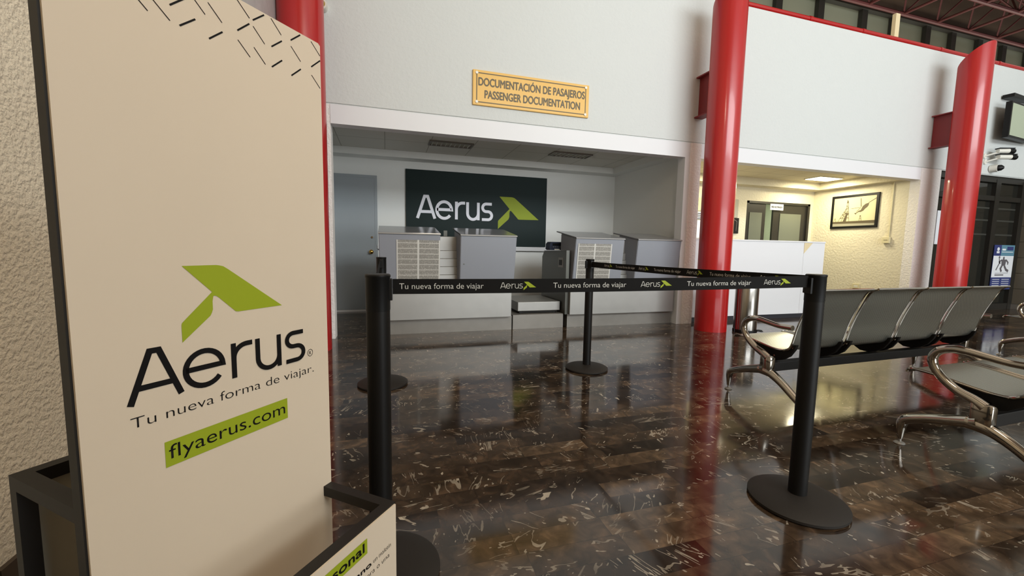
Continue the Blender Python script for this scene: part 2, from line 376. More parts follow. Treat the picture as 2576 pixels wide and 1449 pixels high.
BIG = [[.029, .689], [.321, .689], [.354, .684], [.388, .675], [.431, .646], [1.0, .22], [.541, .215], [.512, .215], [.488, .22], [.469, .239], [.335, .373], [.311, .392], [.292, .397], [.282, .392], [.273, .435]]
TAIL = [[.273, .435], [.282, .392], [.273, .344], [.273, .268], [.263, .239], [.249, .211], [0, 0], [0, .158], [.005, .177], [.024, .196]]
def logo(name, x, z, w, h, material, parent, y=-.001, warp=None):
    b = MB()
    for pts in (BIG, TAIL): b.poly([(x+p[0]*w, z+p[1]/.689*h) for p in pts], y)
    o = b.build(name, material, parent, flatprint=True, warp=warp); return o
def arc(cx, cz, rx, rz, a0, a1, n=18):
    return [(cx+rx*math.cos(math.radians(a0+(a1-a0)*i/n)), cz+rz*math.sin(math.radians(a0+(a1-a0)*i/n))) for i in range(n+1)]
def wordmark(name, x, z, w, h, material, parent, y=-.001, sw=.105, warp=None):
    """the five letter stroke lettering of the airline: A e r u s"""
    kx = w/3.86; s = sw/2
    S = [([(.03, 0), (.38, 1-s*.4), (.53, 1-s*.4), (.88, 0)], 0), ([(.16, .30), (.75, .30)], 0),
         ([(.98, .42)]+[(1.70, .42)]+arc(1.345, .40, .37, .37, 3, 322, 30), 0),
         ([(1.96, 0), (1.96, .80)], 0), ([(1.96, .42)]+arc(2.27, .45, .31, .30, 180, 90, 10)+[(2.40, .75)], 0),
         ([(2.53, .80), (2.53, .30)]+arc(2.81, .31, .28, .28, 184, 356, 20)+[(3.09, .80)], 0), ([(3.09, .4), (3.09, 0)], 0),
         ([(3.80, .76), (3.52, .76)]+arc(3.50, .585, .185, .175, 95, 268, 12)+arc(3.60, .225, .20, .185, 88, -88, 12)+[(3.28, .04)], 0)]
    b = MB()
    for k, (pts, c) in enumerate(S): b.ribbon([(x+p[0]*kx, z+p[1]*h) for p in pts], sw*h, y-.00015*k)
    return b.build(name, material, parent, flatprint=True, warp=warp)

# ------------------------------------------------------------------ the setting
YW = 4.95   # plane of the hall's front wall
struct(MB().box(-1.3, 12.2, -8.2, 8.7, -.1, 0).build('floor', FLOORM))
# left side wall next to the camera, crusty cream stucco, with marble skirting
struct(MB().box(-1.25, -1.085, -8.2, 5.2, 0, 9.3).build('wall_left', TANWALL))
b = MB()
for i in range(14): b.box(-1.085, -1.07, -2.02+i*.5, -1.525+i*.5, 0, .1)
struct(b.build('baseboard_left', TILE))
# front wall: band above the bays, piers between the bays
UP = MB()
UP.box(-1.085, 12.2, YW, YW+.18, 2.56, 4.48)
UP.box(-1.085, 12.2, YW+.012, YW+.18, 2.545, 2.56)
struct(UP.build('wall_front', WALL))
LN = MB()
for x0, x1 in ((-.555, 3.985), (4.245, 8.845)): LN.box(x0, x1, YW-.004, YW+.14, 2.345, 2.545)
struct(LN.build('trim_1', SMOOTH))
PR = MB(); PR.box(-1.085, -.555, YW+.002, YW+.18, 0, 2.545); PR.box(4.065, 4.245, YW-.012, YW+.139, 0, 2.545)
struct(PR.build('wall_piers', PIER))
struct(MB().box(3.985, 4.065, YW-.004, YW+.14, 0, 2.545).build('trim_2', SMOOTH))
struct(MB().box(8.845, 9.36, YW-.012, YW+.139, 0, 2.545).build('wall_pier_right', PIER))
# first bay (check-in desks)
struct(MB().box(-.95, -.8, YW+.14, 7.1, 0, 2.6).build('wall_bay_left', ALC))
struct(MB().box(4.10, 4.245, YW+.14, 7.1, 0, 2.6).build('wall_bay_between', ALC))
struct(MB().box(-.95, 4.12, 6.99, 7.12, 0, 2.6).build('wall_bay_back', ALC))
struct(MB().box(-.8, 4.10, YW+.14, 7.0, 2.5, 2.6).build('ceiling_bay', CEIL1))
b = MB(); b.box(-.8, 4.10, 6.72, 6.99, 2.40, 2.5); b.box(3.9, 4.10, 5.1, 6.72, 2.40, 2.5); struct(b.build('trim_3', ALC))
struct(MB().box(-.13, 4.10, 6.93, 6.99, 1.0, 1.07).build('trim_4', SMOOTH))
# second bay (white counter, restricted door), warm lit
struct(MB().box(8.845, 9.0, YW+.14, 6.95, 0, 2.6).build('wall_bay_right', CREAM))
b = MB(); b.box(4.245, 7.04, 6.8, 6.92, 0, 2.6); b.box(8.76, 8.9, 6.8, 6.92, 0, 2.6); b.box(7.04, 8.76, 6.8, 6.92, 2.095, 2.6)
struct(b.build('wall_second_bay_back', CREAM))
struct(MB().box(4.245, 4.255, YW+.14, 6.8, 0, 2.5).build('wall_second_bay_left', CREAM))
struct(MB().box(4.245, 8.845, YW+.14, 6.85, 2.5, 2.6).build('ceiling_second_bay', CEIL2))
b = MB(); b.box(4.245, 8.845, 6.55, 6.8, 2.36, 2.5); b.box(8.65, 8.845, 5.1, 6.55, 2.36, 2.5); struct(b.build('trim_5', CREAM))
# little lit room behind the restricted door
b = MB(); b.box(6.6, 9.2, 8.3, 8.4, 0, 2.5); b.box(6.5, 6.6, 6.92, 8.4, 0, 2.5); b.box(9.2, 9.3, 6.92, 8.4, 0, 2.5); b.box(6.5, 9.3, 6.92, 8.4, 2.5, 2.6)
struct(b.build('wall_back_room', mat('pale_green_plaster', (206, 214, 190), .8, bump=(30, .5, .01))))
area('back_room_lamp', (7.9, 7.5, 2.45), (7.9, 7.5, 0), 1.0, .8, 22, (1, 1, .86))
area('second_bay_panel_lamp', (8.17, 6.12, 2.47), (8.17, 6.12, 0), .52, .28, 30, (1, .9, .64))
area('second_bay_lamp_hidden_by_column', (5.6, 6.0, 2.47), (5.6, 6.0, 0), .52, .28, 26, (1, .9, .64))
# storefront and right-hand cladding
struct(MB().box(12.05, 12.2, -8.2, 5.05, 2.5, 9.3).build('wall_right', WALL))
b = MB()
z = .1
while z < 2.45:
    b.box(12.05, 12.16, -8.2, 5.03, z+.006, min(z+.305, 2.5), 0); z += .31
b.box(12.065, 12.2, -8.2, 5.05, 0, 2.5)
struct(b.build('wall_right_cladding', CLAD))
struct(MB().box(12.03, 12.05, -8.2, 5.03, 0, .1).build('baseboard_right', STEELD))
# rear wall of the hall with its high glazing, and an added unseen wall blocking light from the tall board
b = MB(); b.box(-1.25, 12.2, -8.3, -8.1, 2.75, 4.7); b.box(-1.25, 12.2, -8.3, -8.1, 7.1, 9.3)
struct(b.build('wall_rear', WALL))
struct(MB().box(-1.25, 1.8, -2.15, -2.0, 0, 7.5).build('wall_light_blocker', TANWALL))
struct(MB().box(-1.3, 30, -8.2, 8.8, 9.2, 9.3).build('ceiling', ROOFM))
# far clerestory above the bays
b = MB()
MX = [8.05, 9.37, 10.76, 12.32, 13.49, 14.87, 15.99, 17.23, 18.41, 19.7, 20.9, 22.1, 23.3, 24.5, 25.7]
b.box(-1.2, 30, 8.55, 8.75, 0, 3.0); b.box(-1.2, 30, 8.55, 8.75, 7.62, 9.2)
struct(b.build('wall_clerestory', ROOFM))
w = struct(MB().box(-1.2, 30, 8.62, 8.66, 3.0, 7.62).build('window_1', CLEREST))
b = MB()
for x in MX+[7, 5.9, 4.8, 3.6]: b.box(x-.1, x+.1, 8.50, 8.6, 3.0, 7.62)
b.box(-1.2, 30, 8.46, 8.6, 7.54, 7.66)
struct(b.build('window_frame', FRAMEB, w))
b = MB()
b.box(-1.2, 30, 8.56, 8.62, 5.9, 5.98)
struct(b.build('window_rail', DARKST, w))
# black glass storefront right of the second bay
st = struct(MB().box(9.36, 12.05, 5.06, 5.075, .05, 2.5).build('window_2', DARKGL))
b = MB()
b.box(9.36, 12.05, 5.0, 5.10, 2.44, 2.56); b.box(9.36, 12.05, 5.0, 5.10, 2.10, 2.19); b.box(9.36, 12.05, 5.0, 5.1, 0, .12)
for x, w_ in ((9.41, .1), (10.3, .08), (11.16, .14), (11.98, .13)): b.box(x-w_/2, x+w_/2, 4.995, 5.11, 0, 2.5)
struct(b.build('window_frame', FRAMEB, st))
b = MB()
for x0, x1 in ((10.36, 11.08), (11.24, 11.9)):
    for z in (1.45, 1.72, 1.95): b.box(x0, x1, 5.05, 5.058, z, z+.03)
struct(b.build('window_slat_reflection', DARKST, st))  # reflection of slats opposite, built as bars on the glass
# red pipe along the top of the wall
b = MB(); b.tube([(-1.0, YW+.02, 4.515), (12.1, YW+.02, 4.515)], .036, 14)
for x in (6.05, 7.15, 9.0, 10.6): b.tube([(x, YW+.02, 4.515), (x+.06, YW+.02, 4.515)], .042, 14)
tag(b.build('top_rail', RED, smooth=True), 'long red pipe running along the top edge of the white front wall', 'rail')
tag(MB().box(7.965, 8.06, YW+.065, YW+.12, 4.48, 4.95).build('wooden_post', TAN), 'short cream post standing up above the red top pipe', 'post')

# ------------------------------------------------------------------ space frame roof
sf = thing('space_frame', 'dull red steel space frame of tubes under the brown roof', 'roof truss', (0, 0, 7.52))
XS = [9.4+1.35*i for i in range(13)]; YS = [4.3, 5.3, 6.3, 7.3, 8.3]; DZ = .85
for y in YS: MB().tube([(7, y, 0), (28, y, 0)], .05, 8).build('bottom_chord', TRUSSR, sf, True)
for x in XS: MB().tube([(x, 2.0, 0), (x, 8.3, 0)], .035, 8).build('bottom_chord', TRUSSR, sf, True)
for y in YS[:4]: MB().tube([(7, y+.5, DZ), (28, y+.5, DZ)], .045, 8).build('top_chord', TRUSSR, sf, True)
for x in XS: MB().tube([(x+.675, 3.0, DZ), (x+.675, 8.4, DZ)], .035, 8).build('top_chord', TRUSSR, sf, True)
for k, x in enumerate(XS):
    for y in (YS[2:] if k < 6 else YS[3:]):
        for sx in (-.675, .675):
            for sy in ((-.5, .5) if y < 8 else (-.5,)):
                MB().tube([(x, y, 0), (x+sx, y+sy, DZ)], .022, 6).build('web_strut', TRUSSR, sf, True)

# ------------------------------------------------------------------ red columns
def column(x, y, label, bracket=True):
    c = thing('column', label, 'column', (x, y, 0), 0, 'red columns in front of the wall')
    n = 48; b = MB(); r = .2
    A = [b.bm.verts.new((r*math.cos(2*PI*i/n), r*math.sin(2*PI*i/n), 0)) for i in range(n)]
    B = [b.bm.verts.new((r*math.cos(2*PI*i/n), r*math.sin(2*PI*i/n), 4.21-.76*r*math.sin(2*PI*i/n))) for i in range(n)]
    for i in range(n): b.bm.faces.new([A[i], A[(i+1) % n], B[(i+1) % n], B[i]])
    b.bm.faces.new(A[::-1]); b.bm.faces.new(B)
    b.build('shaft', RED, c, True)
    if bracket:
        y0, y1 = .17, YW-y-.01
        g = MB(); g.box(-.008, .008, y0, y1, 2.88, 3.41); g.box(-.07, .07, y0, y1, 3.398, 3.414); g.box(-.07, .07, y0-.02, y1, 2.872, 2.89)
        g.build('bracket_beam', REDD, c)
    return c
column(-.737, 4.48, 'red column at the left, half hidden behind the tall white board')
column(4.16, 4.48, 'red column standing between the two counter bays')
column(9.02, 4.48, 'red column at the right beside the dark glass storefront')

# ------------------------------------------------------------------ wall plaque
p = thing('wall_plaque', 'yellow wall plaque in capital letters above the check-in bay', 'sign', (.985, YW-.012, 2.707))
MB().box(0, 1.487, -.012, .012, 0, .393, .003).build('panel', GOLD, p)
b = MB(); b.ribbon([(.045, .035), (1.44, .035), (1.44, .36), (.045, .36)], .011, -.0135, True); b.build('border_line', BROWNINK, p, flatprint=True)
text('lettering', 'DOCUMENTACIÓN DE PASAJEROS', .066, .222, 1.36, .092, BROWNINK, p, -.0138, .035)
text('lettering', 'PASSENGER DOCUMENTATION', .140, .085, 1.225, .092, BROWNINK, p, -.0138, .035)
for x, z in ((.045, .035), (1.44, .035), (.045, .36), (1.44, .36)):
    b = MB()
    b.tube([(x, -.013, z), (x, -.02, z)], .016, 16)
    b.build('bolt_cap', PLASTW, p, True)

# ------------------------------------------------------------------ first bay: door, airline panel, lights
d = struct(MB().box(-.763, -.165, 6.955, 6.99, .03, 2.1).build('door_1', DOORG))
b = MB(); b.box(-.8, -.763, 6.95, 6.988, 0, 2.1); b.box(-.165, -.125, 6.95, 6.988, 0, 2.1); b.box(-.8, -.125, 6.95, 6.988, 2.1, 2.14)
struct(b.build('door_frame', DOORG, d))
b = MB(); b.box(-.763, -.165, 6.955, 6.998, 0, .028)
struct(b.build('threshold', SMOOTH, d))
b = MB(); b.tube([(-.225, 6.955, .95), (-.225, 6.925, .95)], .012, 12); b.tube([(-.225, 6.93, .95), (-.225, 6.915, .95), (-.225, 6.895, .95), (-.225, 6.885, .95)], [.012, .03, .03, .016], 16); b.tube([(-.225, 6.955, .95), (-.225, 6.95, .95)], .034, 16)
struct(b.build('door_knob', BRASS, d, True))
b = MB(); b.tube([(-.21, 6.955, 1.18), (-.21, 6.94, 1.18)], .016, 14); struct(b.build('deadbolt', CHROME, d, True))
p = thing('airline_panel', 'large dark green panel with white lettering and lime wing emblem', 'sign', (.311, 6.965, 1.075))
MB().box(0, 2.42, -.008, .022, 0, 1.205).build('panel', GREEN, p)
wordmark('lettering', .172, .432, 1.27, .365, WHITEP, p, -.0095, .13)
logo('emblem', 1.535, .297, .742, .548, LIME, p, -.0095)
for i, (x0, x1) in enumerate(((.585, 1.20), (2.42, 3.06))):
    f = thing('ceiling_light', ('unlit louvered ceiling light above the left check-in desk', 'unlit louvered ceiling light above the right check-in desk')[i], 'ceiling light', ((x0+x1)/2, 6.02, 2.5), 0, 'unlit lights over the check-in desks')
    w = (x1-x0)/2; g = MB(); g.box(-w, w, -.13, -.11, -.02, 0); g.box(-w, w, .11, .13, -.02, 0); g.box(-w, -w+.02, -.11, .11, -.02, 0); g.box(w-.02, w, -.11, .11, -.02, 0)
    g.build('frame', STEELD, f)
    g = MB()
    for k in range(9): g.box(-w+.05+k*(2*w-.1)/8-.004, -w+.05+k*(2*w-.1)/8+.004, -.11, .11, -.018, -.002)
    g.build('louver', LAMPOFF, f)
    MB().box(-w+.02, w-.02, -.11, .11, -.003, -.0005).build('reflector', GREYP, f)

# ------------------------------------------------------------------ check-in desks
def pod(parent, xa, xb, dxa, dxb, x0, x1, zt=1.187, zb=.56):
    """grey upper box: top corners x0,x1 (front y), slightly undercut towards the bottom, sloped lid"""
    b = MB(); yT, yB, yK = -.03, .03, .46
    P = [(x0+dxa, yB, zb), (x1+dxb, yB, zb), (x1, yT, zt), (x0, yT, zt)]; Q = [(x0+dxa, yK, zb), (x1+dxb, yK, zb), (x1, yK, zt+.075), (x0, yK, zt+.075)]
    A = [b.bm.verts.new(v) for v in P]; B = [b.bm.verts.new(v) for v in Q]
    b.bm.faces.new(A); b.bm.faces.new(B[::-1])
    for i in range(4): b.bm.faces.new([A[i], B[i], B[(i+1) % 4], A[(i+1) % 4]])
    bmesh.ops.bevel(b.bm, geom=b.bm.edges[:], offset=.006, segments=2, affect='EDGES')
    u = b.build('upper_box', GREYLAM, parent)
    b = MB(); s = .075/.49
    pts = [(-.036, zt), (-.032, zt+.016), (.62, zt+.016+.65*s), (.62, zt+.002+.65*s)]
    b.prism([(a, c) for a, c in pts], x0-.004, x1+.004, 'x')
    b.build('lid', LIDM, u)
    b = MB(); b.tube([(x0-.004, -.034, zt+.004), (x1+.004, -.034, zt+.004)], .008, 10); b.build('lid_edge', STEEL, u, True)
    return u
def desk(name, label, x0, x1, pods, leans):
    d = thing(name, label, 'check-in desk', (x0, YW, 0), 0, 'check-in desks')
    L = x1-x0
    MB().box(0, L, .02, .5, .18, .56, .004).build('lower_panel', STEEL, d)
    MB().box(.0, L+.03, .10, .5, 0, .18).build('plinth', STEELD, d)
    for (a, b_), (la, lb) in zip(pods, leans): pod(d, 0, 0, la, lb, a-x0, b_-x0)
    ga, gb = pods[0][1]-x0, pods[1][0]-x0
    for k, (z0, z1, yy) in enumerate(((1.0, 1.175, .30), (.90, 1.0, .27), (.80, .90, .25), (.70, .80, .23), (.56, .70, .21))):
        b = MB(); b.box(ga-.02, gb+.02, yy, .6, z0+.002, z1, .003)
        b.build('step_shelf', STEEL, d)
    MB().box(ga-.015, gb+.015, .32, .44, 1.175, 1.178).build('shelf_top', STEELD, d)
    return d
d1 = desk('check_in_desk', 'left check-in desk of grey boxes on brushed steel, beside the grey door', 0.0, 1.51, ((-.081, .611), (.852, 1.551)), ((.01, -.002), (-.001, -.014)))
MB().box(.887, .905, -.002, .01, .84, .852).build('lock_plate', DARKST, d1)
d2 = desk('check_in_desk', 'right check-in desk of grey boxes on brushed steel, beside the middle red column', 2.319, 3.937, ((2.358, 3.073), (3.282, 3.985)), ((-.016, -.012), (-.008, -.022)))
for x, l in ((.113, 'fine print notice sheet on the left check-in desk'), (2.39, 'fine print notice sheet on the right check-in desk')):
    s = thing('notice_sheet', l, 'notice', (x, YW-.034, .60), 0, 'fine print notices on the desks')
    o = MB().prism([(-.002, .523), (.0, .523), (.052, .02), (.05, .02)], 0, .495, 'x').build('sheet', PRINT, s)
    o.location = (0, .004, 0)
# low steel cabinet side beside the scale, and the step the scale stands on
c = thing('steel_cabinet', 'low dark steel cabinet left of the right check-in desk', 'cabinet', (2.315, 5.02, 0))
b = MB(); b.prism([(.0, .18), (.88, .18), (.88, .93), (.80, 1.02), (.0, 1.03)], -.045, .0, 'x'); b.build('body', DARKST, c)
b = MB(); b.box(-.050, -.044, .10, .25, .80, .93); b.build('control_plate', STEELD, c); b = MB(); b.box(-.054, -.049, .13, .22, .83, .90); b.build('socket', BLACKF, c)
tag(MB().box(1.56, 2.265, 5.06, 6.0, 0, .185).build('steel_step', STEELD), 'low steel step between the two check-in desks', 'step')
s = thing('baggage_scale', 'steel platform baggage scale standing between the check-in desks', 'scale', (1.65, 5.14, .185))
MB().box(0, .6, 0, .75, .035, .155, .006).build('platform', STEEL, s)
MB().box(.03, .57, .03, .72, .01, .06).build('base_frame', BLACKF, s)
for x, y in ((.06, .07), (.54, .07), (.06, .68), (.54, .68)):
    b = MB(); b.lathe([(.028, .0), (.028, .008), (.01, .012), (.01, .036)], 14, (x, y)); b.build('foot', PLASTB, s, True)
i = thing('scale_indicator', 'small navy scale display on the low steel cabinet', 'scale display', (2.30, 5.50, 1.03), math.radians(14))
b = MB(); b.prism([(-.12, .045), (-.125, .02), (-.105, 0), (.105, 0), (.125, .02), (.12, .085), (.09, .115), (-.09, .115), (-.12, .085)], -.05, .05); b.build('housing', NAVY, i)
MB().box(-.075, .075, -.054, -.05, .065, .095).build('display', PLASTB, i)
for k in range(4): MB().box(-.07+k*.038, -.07+k*.038+.022, -.054, -.05, .04, .05).build('key', STEELD, i)
MB().box(-.04, .05, -.054, -.05, .004, .018).build('rating_plate', PLASTW, i)
h = thing('leaflet_holder', 'small grey leaflet holder on the left desk between its two boxes', 'holder', (.70, YW+.36, 1.1795))
b = MB(); b.box(0, .045, 0, .004, 0, .075); b.box(0, .045, 0, .03, 0, .004); b.build('back_plate', DARKST, h)

# ------------------------------------------------------------------ retractable belt posts
def stanchion(x, y, label, slots):
    t = thing('stanchion', label, 'stanchion', (x, y, 0), 0, 'black belt barrier posts')
    MB().lathe([(.176, 0), (.184, .006), (.184, .016), (.17, .024), (.12, .036), (.05, .042), (0, .043)], 56).build('base', RUBBER, t, True)
    MB().lathe([(.0345, .036), (.0345, .86), (0, .86)], 32).build('pole', BLACK, t, True)
    MB().lathe([(.033, .85), (.0355, .86), (.0355, .955), (.037, .957), (.037, .963), (.034, .966), (0, .967)], 32).build('head', PLASTB, t, True)
    for a in slots:
        a = math.radians(a); b = MB(); b.box(-.014, .014, .030, .042, .887, .952, .002)
        o = b.build('belt_slot', PLASTB, t); o.rotation_euler = (0, 0, a)
    return t
N1 = (-.025, 1.295); N2 = (1.655, 1.235); N3 = (1.68, 3.22); N4 = (-.035, 3.22)
stanchion(*N1, 'black belt post nearest the tall white board, front left', (-90, 0))
stanchion(*N2, 'black belt post in front of the metal bench, front right', (90, 0, -90))
stanchion(*N3, 'black belt post farther back, before the right check-in desk', (180, 90))
stanchion(*N4, 'black belt post farther back left, mostly hidden behind the front left post', (180,))
def belt(a, b_, label, za, zb, sag, texts, group='printed barrier belts'):
    A = Vector(a); B = Vector(b_); d = B-A; L = d.length; rz = math.atan2(d.y, d.x)
    t = thing('barrier_belt', label, 'belt', (A.x, A.y, 0), rz, group)
    def warp(c):
        u = min(1, max(0, c.x/L)); return Vector((c.x, c.y, c.z+za*(1-u)+zb*u-sag*4*u*(1-u)))
    m_ = MB(); n = 40; x0, x1 = .0425, L-.0425
    rows = []
    for k in range(n+1):
        x = x0+(x1-x0)*k/n; rows.append([m_.bm.verts.new(v) for v in ((x, -.001, -.023), (x, -.001, .023), (x, .001, .023), (x, .001, -.023))])
    for p, q in zip(rows, rows[1:]):
        for k in range(4): m_.bm.faces.new([p[k], p[(k+1) % 4], q[(k+1) % 4], q[k]])
    m_.bm.faces.new(rows[0]); m_.bm.faces.new(rows[-1][::-1])
    m_.build('webbing', BELT, t, warp=warp)
    for kind, u0, w in texts:
        if kind == 't': text('slogan', 'Tu nueva forma de viajar', u0, -.0075, w, .0185, BELTINK, t, -.0016, -.006, warp=warp)
        elif kind == 'w': wordmark('lettering', u0, -.008, w, .019, BELTINK, t, -.0016, .09, warp=warp)
        else: logo('emblem', u0, -.014, w, .0275, LIME, t, -.0016, warp=warp)
    return t
ox = -N1[0]
T = []
for a0, a1, w0, w1, e1 in ((.037, .296, .351, .426, .469), (.532, .803, .861, .938, .984), (1.051, 1.336, 1.397, 1.475, 1.525)):
    T += [('t', a0+ox, a1-a0), ('w', w0+ox, w1-w0), ('e', w1+ox+.003, e1-w1)]
belt(N1, N2, 'front printed black belt stretched between the two nearest posts', .928, .937, .004, T)
T = []
y2 = lambda y: N3[1]-y
for a, c_, w0, w1, e1 in ((3.12, 3.012, 2.967, 2.885, 2.845), (2.79, 2.53, 2.483, 2.41, 2.37), (2.309, 2.048, 1.996, 1.91, 1.87), (1.816, 1.551, 1.50, 1.425, 1.38)):
    if a < 3.1: T.append(('t', y2(a), a-c_))
    T += [('w', y2(w0), w0-w1), ('e', y2(w1)+.003, w1-e1)]
belt(N3, N2, 'printed black belt running from the far right post to the near right post', .921, .937, .004, T)
belt((N4[0]-.01, N4[1]), (N1[0]-.01, N1[1]), 'black belt on the left seen edge-on between the two left posts', .921, .925, .004, [])

# ------------------------------------------------------------------ baggage sizer with tall board
sz = thing('baggage_sizer', 'tall white branded board with black luggage measuring frames, at the left', 'baggage sizer', (-.4725*.94, .797*.94, .063), math.radians(50))
sz.scale = (.94, .94, .94); FZ = -.067
TH = .026; W_ = .493
b = MB()
for x in (TH/2, W_-TH/2): b.bar((x, .013, FZ), (x, .013, 1.543), TH)
for z in (FZ+.03, .405, 1.53): b.bar((TH, .013, z), (W_-TH, .013, z), TH)
b.build('board_frame', BLACKF, sz)
bd = MB().prism([(0.003, .06), (W_, .06), (W_, 1.5385), (W_-.006, 1.543), (.003, 1.543)], -.006, -.0005).build('board', BOARD, sz)
THIN = [[.119, 1.452, .132, 1.44], [.14, 1.463, .165, 1.44], [.231, 1.505, .256, 1.48], [.288, 1.54, .313, 1.516], [.362, 1.54, .386, 1.516], [.286, 1.462, .311, 1.438], [.32, 1.504, .345, 1.479], [.32, 1.462, .345, 1.437], [.41, 1.503, .435, 1.479], [.466, 1.538, .492, 1.515], [.465, 1.46, .49, 1.437], [.119, 1.505, .144, 1.48], [.181, 1.54, .206, 1.516], [.20, 1.505, .225, 1.48], [.06, 1.505, .085, 1.48]]
THICK = [[.166, 1.467, .191, 1.491], [.18, 1.439, .207, 1.463], [.23, 1.439, .256, 1.463], [.286, 1.48, .312, 1.505], [.32, 1.516, .346, 1.539], [.361, 1.481, .387, 1.504], [.41, 1.516, .436, 1.539], [.36, 1.438, .386, 1.462], [.409, 1.438, .435, 1.462], [.465, 1.479, .492, 1.504], [.231, 1.516, .256, 1.54]]
b = MB()
for q in THIN: b.ribbon([(q[0], q[1]), (q[2], q[3])], .0016, -.0066)
for q in THICK: b.ribbon([(q[0], q[1]), (q[2], q[3])], .0030, -.0066)
b.build('dash_pattern', INK, bd, flatprint=True)
logo('emblem', .154, .862, .209, .144, LIME, bd, -.0066)
wordmark('lettering', .0665, .767, .356, .0925, INK, bd, -.0066, .112)
b = MB(); b.ribbon(arc(.437, .778, .0075, .0085, 0, 340, 20), .0012, -.0066, True); b.build('registered_ring', INK, bd, flatprint=True)
text('registered_letter', 'R', .4340, .7735, .0062, .0090, INK, bd, -.0066)
text('slogan', 'Tu nueva forma de viajar.', .068, .727, .378, .0205, INK, bd, -.0066, -.012)
b = MB(); b.poly([(.115, .634), (.368, .634), (.368, .683), (.115, .683)], -.0066); b.build('web_strip', LIME, bd, flatprint=True)
text('web_address', 'flyaerus.com', .121, .648, .24, .0285, INK, bd, -.0070, -.004)
# front frame for the personal item
DF, HF = .222, .405
b = MB()
for x in (TH/2, W_-TH/2):
    b.bar((x, -DF+TH/2, FZ), (x, -DF+TH/2, HF), TH)
    for z in (FZ+.03, HF-TH/2): b.bar((x, -DF+TH, z), (x, -.006, z), TH)
for z in (FZ+.03, HF-TH/2): b.bar((TH, -DF+TH/2, z), (W_-TH, -DF+TH/2, z), TH)
b.build('front_frame', BLACKF, sz)
fp = MB().box(.004, W_-.004, -DF-.005, -DF-.0005, .06, .402).build('front_panel', BOARD, sz)
b = MB(); b.poly([(.20, .343), (.387, .343), (.387, .3795), (.20, .3795)], -DF-.0056); b.build('green_tag', LIME, fp, flatprint=True)
text('lettering', 'personal', .222, .3525, .155, .0225, INK, fp, -DF-.006, .03)
text('lettering', 'Bolsa de mano', .2, .3035, .198, .0125, INK, fp, -DF-.0056, .05)
text('lettering', ', un maletín', .3985, .3035, .0695, .0125, INK, fp, -DF-.0056, -.012)
text('lettering', 'computadora o una', .30, .280, .163, .0125, INK, fp, -DF-.0056, -.012)
# rear frame for the cabin bag
DR, HR = .238, .615
b = MB()
for x in (TH/2, W_-TH/2):
    b.bar((x, TH+DR-TH/2, FZ), (x, TH+DR-TH/2, HR), TH)
    for z in (FZ+.03, HR-TH/2): b.bar((x, TH+DR-TH, z), (x, TH, z), TH)
for z in (FZ+.03, HR-TH/2): b.bar((TH, TH+DR-TH/2, z), (W_-TH, TH+DR-TH/2, z), TH)
b.build('rear_frame', BLACKF, sz)
MB().box(.004, W_-.004, TH+DR+.0005, TH+DR+.004, .06, .61).build('rear_panel', GREYP, sz)  # grey colour carries the shade on a white sheet's inner face
MB().box(.11, W_-.004, TH+.01, TH+.014, .06, .60).build('inner_panel', mat('violet_grey_sheet', (120, 112, 116), .6), sz)

# ------------------------------------------------------------------ tandem seats
PROF = [(.035, .402), (.028, .414), (.0, .420), (-.08, .416), (-.16, .404), (-.24, .392), (-.31, .384), (-.365, .386), (-.405, .405), (-.425, .44), (-.438, .49), (-.452, .55), (-.478, .63), (-.51, .71), (-.538, .775), (-.562, .805), (-.59, .818)]
def smooth_prof(P, k=3):
    Q = []
    for i in range(len(P)-1):
        p0, p1, p2, p3 = (Vector(P[max(i-1, 0)]), Vector(P[i]), Vector(P[i+1]), Vector(P[min(i+2, len(P)-1)]))
        for j in range(k):
            t = j/k; Q.append(tuple(.5*((2*p1)+(p2-p0)*t+(2*p0-5*p1+4*p2-p3)*t*t+(3*p1-p0-3*p2+p3)*t**3)))
    return Q+[P[-1]]
PS = smooth_prof(PROF)
def seat_shell(w):
    b = MB(); uvl = b.bm.loops.layers.uv.new('UVMap'); th = .003; s = 0; S = [0]
    for p, q in zip(PS, PS[1:]): s += (Vector(q)-Vector(p)).length; S.append(s)
    n = len(PS)
    def nrm(i):
        t = Vector(PS[min(i+1, n-1)])-Vector(PS[max(i-1, 0)]); t.normalize(); return Vector((-t.y, t.x))
    cols = []
    for x in (0, w):
        cols.append(([b.bm.verts.new((x, PS[i][0], PS[i][1])) for i in range(n)], [b.bm.verts.new((x, PS[i][0]+nrm(i).x*th, PS[i][1]+nrm(i).y*th)) for i in range(n)]))
    for side in (0, 1):
        for i in range(n-1):
            f = b.bm.faces.new([cols[0][side][i], cols[1][side][i], cols[1][side][i+1], cols[0][side][i+1]])
            for l, uv in zip(f.loops, ((0, S[i]), (w, S[i]), (w, S[i+1]), (0, S[i+1]))): l[uvl].uv = uv
    for c in cols:
        for i in range(n-1): b.bm.faces.new([c[0][i], c[0][i+1], c[1][i+1], c[1][i]])
    for i in (0, n-1): b.bm.faces.new([cols[0][0][i], cols[1][0][i], cols[1][1][i], cols[0][1][i]])
    return b
